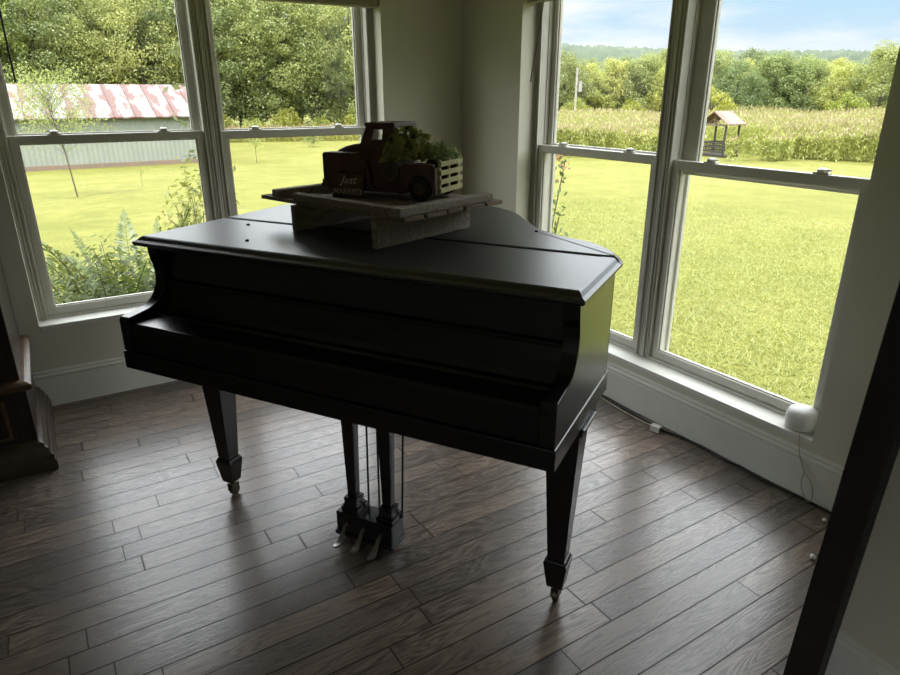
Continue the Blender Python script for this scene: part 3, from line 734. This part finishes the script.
# legs with spade feet and casters
def leg(u, v):
    l = MB(); 
    l.frus((u, v, .648), .066, .066, (u, v, .6545), .066, .066)
    l.frus((u, v, .175), .027, .027, (u, v, .640), .050, .050); l.box(u-.060, u+.060, v-.060, v+.060, .628, .648)
    l.frus((u, v, .165), .035, .035, (u, v, .177), .030, .030); l.frus((u, v, .070), .025, .025, (u, v, .165), .037, .037)
    lo_ = l.build('leg', M_piano, pn, bevel=.003)
    c = MB(); c.tube([(u, v, .071), (u, v, .050)], .010, 10); c.box(u-.013, u-.009, v-.014, v+.022, .022, .056); c.box(u+.009, u+.013, v-.014, v+.022, .022, .056); c.box(u-.013, u+.013, v-.014, v+.016, .052, .057)
    c.loops([[(u+x, v+.008+.021*math.cos(2*PI*k/20), .0215+.021*math.sin(2*PI*k/20)) for k in range(20)] for x in (-.008, .008)])
    c.build('caster', M_brass, lo_, smooth=True)
leg(.076, .182); leg(WB-.052, .182); leg(.52, 1.02)
# scroll brackets where the front legs meet the case side
for u0, u1 in ((.0, .02), (WB-.02, WB)):
    br = [(.10, .656), (.30, .656), (.30, .622), (.29, .612), (.275, .612), (.262, .626), (.235, .640), (.205, .646), (.18, .640), (.155, .628), (.14, .618), (.125, .624), (.115, .640)]
    MB().prismx(br, u0, u1).build('leg_bracket', M_piano, pn, bevel=.002)
# lyre
ly = empty('lyre', (0, 0, 0)); ly.parent = pn
for u in (.656, .800):
    p = MB(); p.frus((u, .190, .165), .017, .014, (u, .190, .654), .028, .020); p.frus((u, .190, .112), .034, .034, (u, .190, .132), .034, .034)
    p.frus((u, .190, .132), .029, .029, (u, .190, .150), .024, .024); p.frus((u, .190, .150), .026, .026, (u, .190, .166), .026, .026); p.build('lyre_pillar', M_piano, ly, bevel=.002)
b = MB(); b.box(.606, .835, .145, .228, .022, .112); b.box(.600, .841, .139, .234, .018, .034); b.build('pedal_box', M_piano, ly, bevel=.003)
for u0, u1 in ((.712, .700), (.752, .745), (.858, .838)):
    MB().tube([(u1, .215, .110), (u0, .215, .654)], .0035, 8).build('pedal_rod', M_felt, ly, smooth=True)
for u in (.655, .725, .795):
    pts = catmull([(u, .150, .075), (u, .128, .072), (u, .108, .050), (u-.002, .085, .030), (u-.004, .060, .030)], 5)
    w_ = [.005, .005, .005, .0055, .006, .006, .0065, .007, .007, .0075, .008, .009, .010, .011, .012, .0125, .0125, .012, .010, .007, .003]
    L = [[(p[0]-w, p[1], p[2]-.003), (p[0]+w, p[1], p[2]-.003), (p[0]+w*.8, p[1], p[2]+.003), (p[0]-w*.8, p[1], p[2]+.003)] for p, w in zip(pts, w_)]
    MB().loops(L).build('pedal', M_steel, ly, smooth=True)

# ------------------------------------------------------------------ wooden riser tray on the lid
ra = math.radians(17)
rz_ = empty('wooden_riser_tray', (.854, 1.640, ZL), ra, 'weathered wooden riser tray on two board feet standing on the piano lid', 'riser tray')
for i, (t0, s0, s1) in enumerate(((.100, -.012, .422), (.500, -.008, .41))):
    MB().box(s0, s1, t0-.011, t0+.011, .0003, .0870).build('foot_board', M_wood if i else M_woodB, rz_, bevel=.003)
rs_ = random.Random(4); s = .012
for k, wd_ in enumerate((.080, .088, .070, .092, .082)):
    MB().box(s, s+wd_, -.004+rs_.uniform(-.006, .008), (.708, .66, .665, .655, .66)[k], .0873, .1000).build('slat', M_wood, rz_, bevel=.002); s += wd_+.012
MB().box(0, .432, 0, .040, .1003, .1260).build('rim_board', M_woodB, rz_, bevel=.004)
MB().box(.012, .452, .600, .640, .1003, .1260).build('rim_board', M_woodB, rz_, bevel=.004)
MB().box(0, .034, .0405, .506, .1003, .1260).build('rim_board', M_wood, rz_, bevel=.004)

# ------------------------------------------------------------------ toy pickup truck planter
ta = math.radians(123)
TZ = ZL+.1003
tk = empty('toy_pickup_truck', (1.062, 2.056, TZ), ta, 'dark red metal toy pickup truck planter on the wooden riser', 'toy truck')
def arch(x0, x1, z0, z1, cx, r, n=10):   # side outline with a wheel arch cut in the bottom edge, CCW in (x,z)
    a0 = math.asin(max(-1, min(1, (z0-.035)/r))); pts = [(x0, z0)]
    for k in range(n+1):
        t = PI-a0-(PI-2*a0)*k/n; pts.append((cx+r*math.cos(t), .035+r*math.sin(t)))
    pts += [(x1, z0), (x1, z1), (x0, z1)]; return pts
# hood and engine bay
MB().prismy([(.090, .030), (.208, .030), (.208, .142), (.200, .152), (.170, .164), (.134, .172), (.090, .177)], -.062, .062).build('hood', M_truck, tk, bevel=.014, seg=4)
g = MB(); g.box(.2085, .228, -.050, .050, .050, .138)
for k in range(6): g.box(.228, .231, -.044, .044, .060+k*.012, .066+k*.012)
g.build('grille', M_truck, tk, bevel=.003)
for s in (-1, 1):
    y0, y1 = sorted((s*.055, s*.105))
    top = [(.225, .060), (.222, .100), (.205, .128)] + [(.16, .138), (.09, .128), (.055, .095), (.040, .045), (.030, .022)]
    ar = [(.100+0.0, .022)]
    for k in range(9):
        t = k/8*PI; ar.append((.145-.046*math.cos(t), .030+.056*math.sin(t)))
    poly = [(.234, .060)]+[(.234, .139), (.228, .146), (.10, .147), (.062, .122), (.050, .090), (.045, .045), (.025, .022)]+ar+[(.195, .022), (.230, .040)]
    MB().prismy(poly, y0, y1).build('front_fender', M_truck, tk, bevel=.004)
    hl = MB().lathe([(.014, -.01), (.016, 0), (.015, .006), (.008, .010)], (0, 0, 0), 16, Matrix.Translation((.235, s*.078, .095)) @ Matrix.Rotation(PI/2, 4, 'Y')); hl.build('headlight', M_steel, tk, smooth=True)
    y0, y1 = sorted((s*.078, s*.108))
    rp_ = [(-.225, .020), (-.225, .105), (-.215, .118), (-.105, .118), (-.092, .105), (-.080, .020)]
    ar = []
    for k in range(9):
        t = k/8*PI; ar.append((-.145+.046*math.cos(t), .024+.060*math.sin(t)))
    MB().prismy([(-.202, .020), (-.202, .108), (-.192, .120), (-.085, .120), (-.072, .107), (-.062, .020)]+ar, y0, y1).build('rear_fender', M_truck, tk, bevel=.004)
    MB().box(-.08, .04, min(s*.075, s*.100), max(s*.075, s*.100), .022, .030).build('running_board', M_truck, tk, bevel=.002)
    for x in (.145, -.145):
        w_ = MB(); Mw = Matrix.Translation((x, s*.096, .0413)) @ Matrix.Rotation(PI/2, 4, 'X')
        w_.lathe([(.025, -.0145), (.037, -.0135), (.0410, -.008), (.0410, .008), (.037, .0135), (.025, .0145)], (0, 0, 0), 28, Mw); wo_ = w_.build('wheel', M_tire, tk, smooth=True)
        MB().lathe([(.016, -.0155), (.016, .0155)] if 0 else [(.006, -.0170), (.020, -.0155), (.020, .0155), (.006, .0170)], (0, 0, 0), 20, Mw).build('hubcap', M_steel if 0 else pm('rusty_hub', (.10, .07, .055), .5, .6), wo_, smooth=True)
MB().box(.2345, .244, -.100, .100, .040, .056).build('bumper', M_truck, tk, bevel=.004)
MB().tube([(.238, -.09, .030), (.250, -.09, .036), (.252, 0, .038), (.250, .09, .036), (.238, .09, .030)], .005, 8).build('bumper_bar', M_truck, tk, smooth=True)
# cab as a frame with open windows
cab = MB(); CX0, CX1 = -.040, .098
cab.box(CX0, CX1, -.080, .080, .030, .170)
def side_frame(yo, yi):
    # pillars and rear quarter around one open side window
    for poly in (((CX1, .169), (.058, .169), (.036, .232), (.068, .232)),
                 ((.012, .169), (CX0, .169), (CX0+.004, .232), (.004, .232)),
                 ((.058, .169), (.011, .169), (.010, .190), (.051, .190)),
                 ((.042, .222), (.005, .222), (.004, .232), (.037, .232))):
        cab.loops([[(x_, yo, z_) for x_, z_ in poly], [(x_, yi, z_) for x_, z_ in poly]])
side_frame(.078, .066); side_frame(-.078, -.066)
cab.box(CX0, .072, -.080, .080, .230, .244)
cab.box(CX0, CX0+.008, -.066, .066, .168, .186); cab.box(CX0, CX0+.008, -.066, -.050, .186, .232); cab.box(CX0, CX0+.008, .050, .066, .186, .232)
cab.build('cab', M_truck, tk, bevel=.002)
bd = MB(); bd.box(-.198, -.042, -.078, .078, .030, .036); bd.box(-.198, -.042, -.078, -.072, .030, .105); bd.box(-.198, -.042, .072, .078, .030, .105)
bd.build('truck_bed', M_truck, tk, bevel=.0015)
MB().lathe([(.030, -.008), (.034, -.004), (.034, .004), (.028, .008), (.016, .009), (.013, .006)], (0, 0, 0), 28, Matrix.Translation((-.026, .090, .090)) @ Matrix.Rotation(-PI/2, 4, 'X')).build('spare_wheel', pm('spare_brown', (.075, .055, .035), .55), tk, smooth=True)
gt = MB()
for z in (.028, .056, .084, .112): gt.box(-.213, -.205, -.084, .084, z, z+.016)
for y in (-.078, -.003, .066): gt.box(-.205, -.1985, y, y+.014, .024, .132)
gt.build('slatted_tailgate', M_slat, tk, bevel=.001)

# faux plants in the truck
def rosettes(name, cen, R, n, size, mat, seed, label, asp):
    rs = np.random.RandomState(seed); c0 = np.array(cen); root = empty(name, tuple(c0), 0, label, 'plant')
    d = rs.normal(0, 1, (n, 3)); d /= np.linalg.norm(d, axis=1)[:, None]; d[:, 2] = np.abs(d[:, 2])*1.0-.18
    c = d*np.array(R)*rs.uniform(.45, 1.0, (n, 1))
    me = leaf_mesh('leaves', c, d, size, mat, asp, rs, .6); o = bpy.data.objects.new('leaves', me); COL.objects.link(o); o.parent = root
    st = MB()
    for k in range(16):
        i = rs.randint(n); st.tube([(0, 0, -.05), tuple(c[i]*.5+np.array([0, 0, .0])), tuple(c[i]*1.05)], .0012, 4)
    st.build('stems', pm('green_stem', (.12, .14, .05), .8), root); return root
F_ = Vector((math.cos(ta), math.sin(ta), 0)); L_ = Vector((-math.sin(ta), math.cos(ta), 0))
def tl(x, y, z): p = Vector((1.062, 2.056, TZ))+F_*x+L_*y; return (p.x, p.y, p.z+z)
rosettes('round_leaf_plant', tl(-.070, .040, .145), (.100, .052, .104), 680, .024, leafmat('round_leaf', (.34, .32, .09), (.20, .20, .05), .4, 0, 20, 1.0), 61, 'yellow-green round-leaved plant spilling over the toy truck bed beside the cab', .85)
rosettes('fine_leaf_plant', tl(-.155, -.03, .135), (.070, .085, .065), 560, .017, leafmat('fine_leaf', (.30, .38, .14), (.15, .22, .08), .3, 0, 20, 1.0), 62, 'fine dark green plant at the rear of the toy truck above the slatted tailgate', .35)

# JUST MARRIED sign leaning on the front wheel
def text_mesh(txt, size, name, mat, parent, M, shear=0, spacing=1.0, ext=.0006):
    cu = bpy.data.curves.new(name, 'FONT'); cu.body = txt; cu.size = size; cu.extrude = ext; cu.align_x = 'CENTER'; cu.align_y = 'CENTER'; cu.shear = shear; cu.space_character = spacing; cu.offset = size*.004
    tmp = bpy.data.objects.new(name, cu); COL.objects.link(tmp)
    dg = bpy.context.evaluated_depsgraph_get(); me = bpy.data.meshes.new_from_object(tmp.evaluated_get(dg))
    COL.objects.unlink(tmp); bpy.data.objects.remove(tmp)
    me.transform(M); me.materials.clear(); me.materials.append(mat); me.name = name
    o = bpy.data.objects.new(name, me); COL.objects.link(o); o.parent = parent; return o
# sign plane: faces the camera side (local +Y of truck), tilted back
sg = empty('just_married_sign', (.884, 2.078, TZ+.0003), ta+PI, 'small brown wooden sign lettered Just MARRIED leaning on the toy truck front wheel', 'sign')
Mt = Matrix.Rotation(math.radians(-13), 4, 'X')
sb = MB().box(-.060, .060, -.004, .004, 0.0012, .082, Mt); sb.build('board', M_sign, sg, bevel=.0015)
text_mesh('Just', .036, 'word_just', M_white, sg, Mt @ Matrix.Translation((0, -.0045, .060)) @ Matrix.Rotation(PI/2, 4, 'X'), .35, 1.1)
text_mesh('MARRIED', .0275, 'word_married', M_white, sg, Mt @ Matrix.Translation((0, -.0045, .021)) @ Matrix.Rotation(PI/2, 4, 'X'), 0, 1.0)

# ------------------------------------------------------------------ dark hutch at the left
cb = empty('wooden_hutch', (-.70, 3.30, 0), 0, 'dark carved wooden hutch with stepped base standing at the left wall edge', 'cabinet')
def cbx(x0, x1, y0, y1, z0, z1): return MB().box(x0+.70, x1+.70, y0-3.30, y1-3.30, z0, z1)
XC = -.205; Y1 = 3.625
def ring(prof, x1, y0):     # profile (out, z) swept round front and right side
    m = MB(); L = []
    for o_, z in prof: L.append([(-1.25+.70, y0-o_-3.30, z), (x1+o_+.70, y0-o_-3.30, z), (x1+o_+.70, Y1-3.30, z), (-1.25+.70, Y1-3.30, z)])
    return m.loops(L)
ring([(0.052, 0), (.052, .045), (.046, .050), (.046, .068), (.036, .078), (.030, .098), (.018, .108), (.018, .118), (.004, .126), (0, .130)], XC, 2.985).build('plinth', M_cabside, cb, bevel=.002)
ring([(0, .130), (0, .358)], XC, 2.985).build('lower_body', M_cab, cb)
ring([(.004, .358), (.016, .366), (.026, .374), (.026, .392), (.014, .400), (.004, .404)], XC, 2.985).build('waist_molding', M_cabgold, cb, bevel=.002)
ring([(0, .404), (0, 2.10)], XC-.012, 3.01).build('upper_body', M_cabside, cb)
cbx(-1.25, XC-.014, 3.004, 3.0095, .404, 2.10).build('front_panel', M_cab, cb)
dr = MB()
for (a0, a1, b0, b1) in ((-.75, -.275, .155, .345),):
    dr.box(a0+.70, a1+.70, 2.978-3.30, 2.9845-3.30, b0, b1)
dro = dr.build('drawer_front', M_cab, cb, bevel=.002)
mo = MB(); a0, a1, b0, b1 = -.74, -.285, .162, .338
for (p, q, r, s) in ((a0, a1, b0, b0+.012), (a0, a1, b1-.012, b1), (a0, a0+.014, b0+.012, b1-.012), (a1-.014, a1, b0+.012, b1-.012)): mo.box(p+.70, q+.70, 2.968-3.30, 2.978-3.30, r, s)
mo.build('drawer_molding', M_cabgold, dro, bevel=.002)
MB().lathe([(.006, 0), (.012, .012), (.010, .020), (.002, .023)], (0, 0, 0), 16, Matrix.Translation((-.50+.70, 2.978-3.30, .245)) @ Matrix.Rotation(PI/2, 4, 'X')).build('knob', M_brass, dro, smooth=True)

# ------------------------------------------------------------------ black post at the right edge
ps = empty('black_wooden_post', (1.5095, .613, 0), 0, 'black-stained wooden post standing at the end of the near right wall', 'post')
p = MB(); p.frus((0, .007, 0), .0245, .040, (0.0, -.093, 2.54), .0245, .040); p.build('shaft', M_post, ps, bevel=.004)

# ------------------------------------------------------------------ blinds
bl = empty('window_blind', (.84, YW+.05, 1.96), 0, 'raised fabric blind bunched at the top of the back windows', 'blind')
m = MB(); 
for k in range(9): m.box(LX0+.01-.84, LX1-.01-.84, -.030+.004*(k % 2), .030-.004*(k % 2), .018+k*.024, .040+k*.024)
m.build('folded_cells', M_blind, bl); MB().box(LX0+.01-.84, LX1-.01-.84, -.032, .032, 0, .017).build('bottom_rail', M_blind, bl, bevel=.003)
bl2 = empty('window_blind', (XW+.05, 2.095, 1.955), 0, 'raised fabric blind bunched at the top of the right windows', 'blind')
m = MB()
for k in range(9): m.box(-.030+.004*(k % 2), .030-.004*(k % 2), .53, .945, .018+k*.024, .040+k*.024)
m.build('folded_cells', M_blind, bl2); MB().box(-.032, .032, .53, .945, 0, .017).build('bottom_rail', M_blind, bl2, bevel=.003)
tag(MB().tube([(-.003, 3.682, 1.556), (-.003, 3.682, 1.9598)], .0045, 8).build('tilt_wand', M_dark, None, smooth=True), 'thin black blind wand hanging at the far left of the back windows', 'blind wand')
tag(MB().tube([(2.395, 3.012, 1.564), (2.395, 2.925, 1.954)], .0028, 8).build('pull_cord', M_dark, None, smooth=True), 'dark blind cord hanging at the left of the right windows', 'blind cord')

# ------------------------------------------------------------------ smart speaker, cables, plug
spk = empty('smart_speaker', (2.428, 1.226, RZ0+.001), 0, 'round white smart speaker on the right window sill', 'speaker')
MB().lathe([(.045, .0003), (.056, .004), (.061, .014), (.062, .030), (.060, .058), (.054, .074), (.042, .083), (.020, .087), (.004, .0875)], (0, 0, 0), 40).build('speaker_body', M_plastic, spk, smooth=True)
tag(MB().tube(catmull([(2.362, 1.190, .247), (2.350, 1.183, .243), (2.335, 1.172, .220), (2.334, 1.155, .165), (2.332, 1.130, .115), (2.326, 1.128, .070), (2.322, 1.110, .030), (2.318, 1.085, .010), (2.325, 1.075, .030), (2.330, 1.090, .080), (2.330, 1.128, .118), (2.333, 1.150, .160)], 6), .0024, 8).build('speaker_cord', M_cordgrey, None, smooth=True), 'cream twisted cord hanging in a loop from the white speaker', 'cord')
zc = .0052
tag(MB().tube(catmull([(2.325, 2.60, zc), (2.331, 2.20, zc), (2.312, 1.98, zc), (2.300, 1.86, zc), (2.300, 1.78, zc), (2.322, 1.68, zc), (2.328, 1.55, zc), (2.318, 1.45, zc), (2.328, 1.38, zc), (2.316, 1.28, zc), (2.326, 1.17, zc), (2.328, 1.05, zc), (2.325, .70, zc)], 6), .0048, 8).build('floor_cable', M_cable, None, smooth=True), 'black cable lying along the foot of the right baseboard', 'cable')
tag(MB().tube(catmull([(2.320, 2.55, .004), (2.308, 2.25, .004), (2.290, 2.05, .004), (2.283, 1.92, .006), (2.279, 1.835, .012)], 6), .0034, 8).build('extension_lead', M_cordgrey, None, smooth=True), 'pale extension lead running along the floor to the white plug', 'cord')
pl_ = empty('power_adapter', (2.268, 1.800, 0), math.radians(10), 'small white plug adapter lying on the floor by the right baseboard', 'plug')
MB().box(-.016, .016, -.024, .024, .0005, .034).build('adapter_body', M_plastic, pl_, bevel=.004)
MB().box(-.009, .009, -.0275, -.0240, .008, .026).build('plug_face', M_cable, pl_)
# two white bits beside the black post
for (x, y, r, lab) in ((2.02, .890, .010, 'small white bead on the floor beside the black post, the nearer one'), (2.262, .985, .008, 'tiny white bead on the floor beside the black post, close to the baseboard')):
    o = tag(MB().lathe([(.3*r, 0), (r, .5*r), (r, r), (.6*r, 1.6*r), (.1*r, 1.8*r)], (0, 0, .0005), 16).build('white_bead', M_plastic, None, smooth=True), lab, 'bead'); o.location = (x, y, 0)
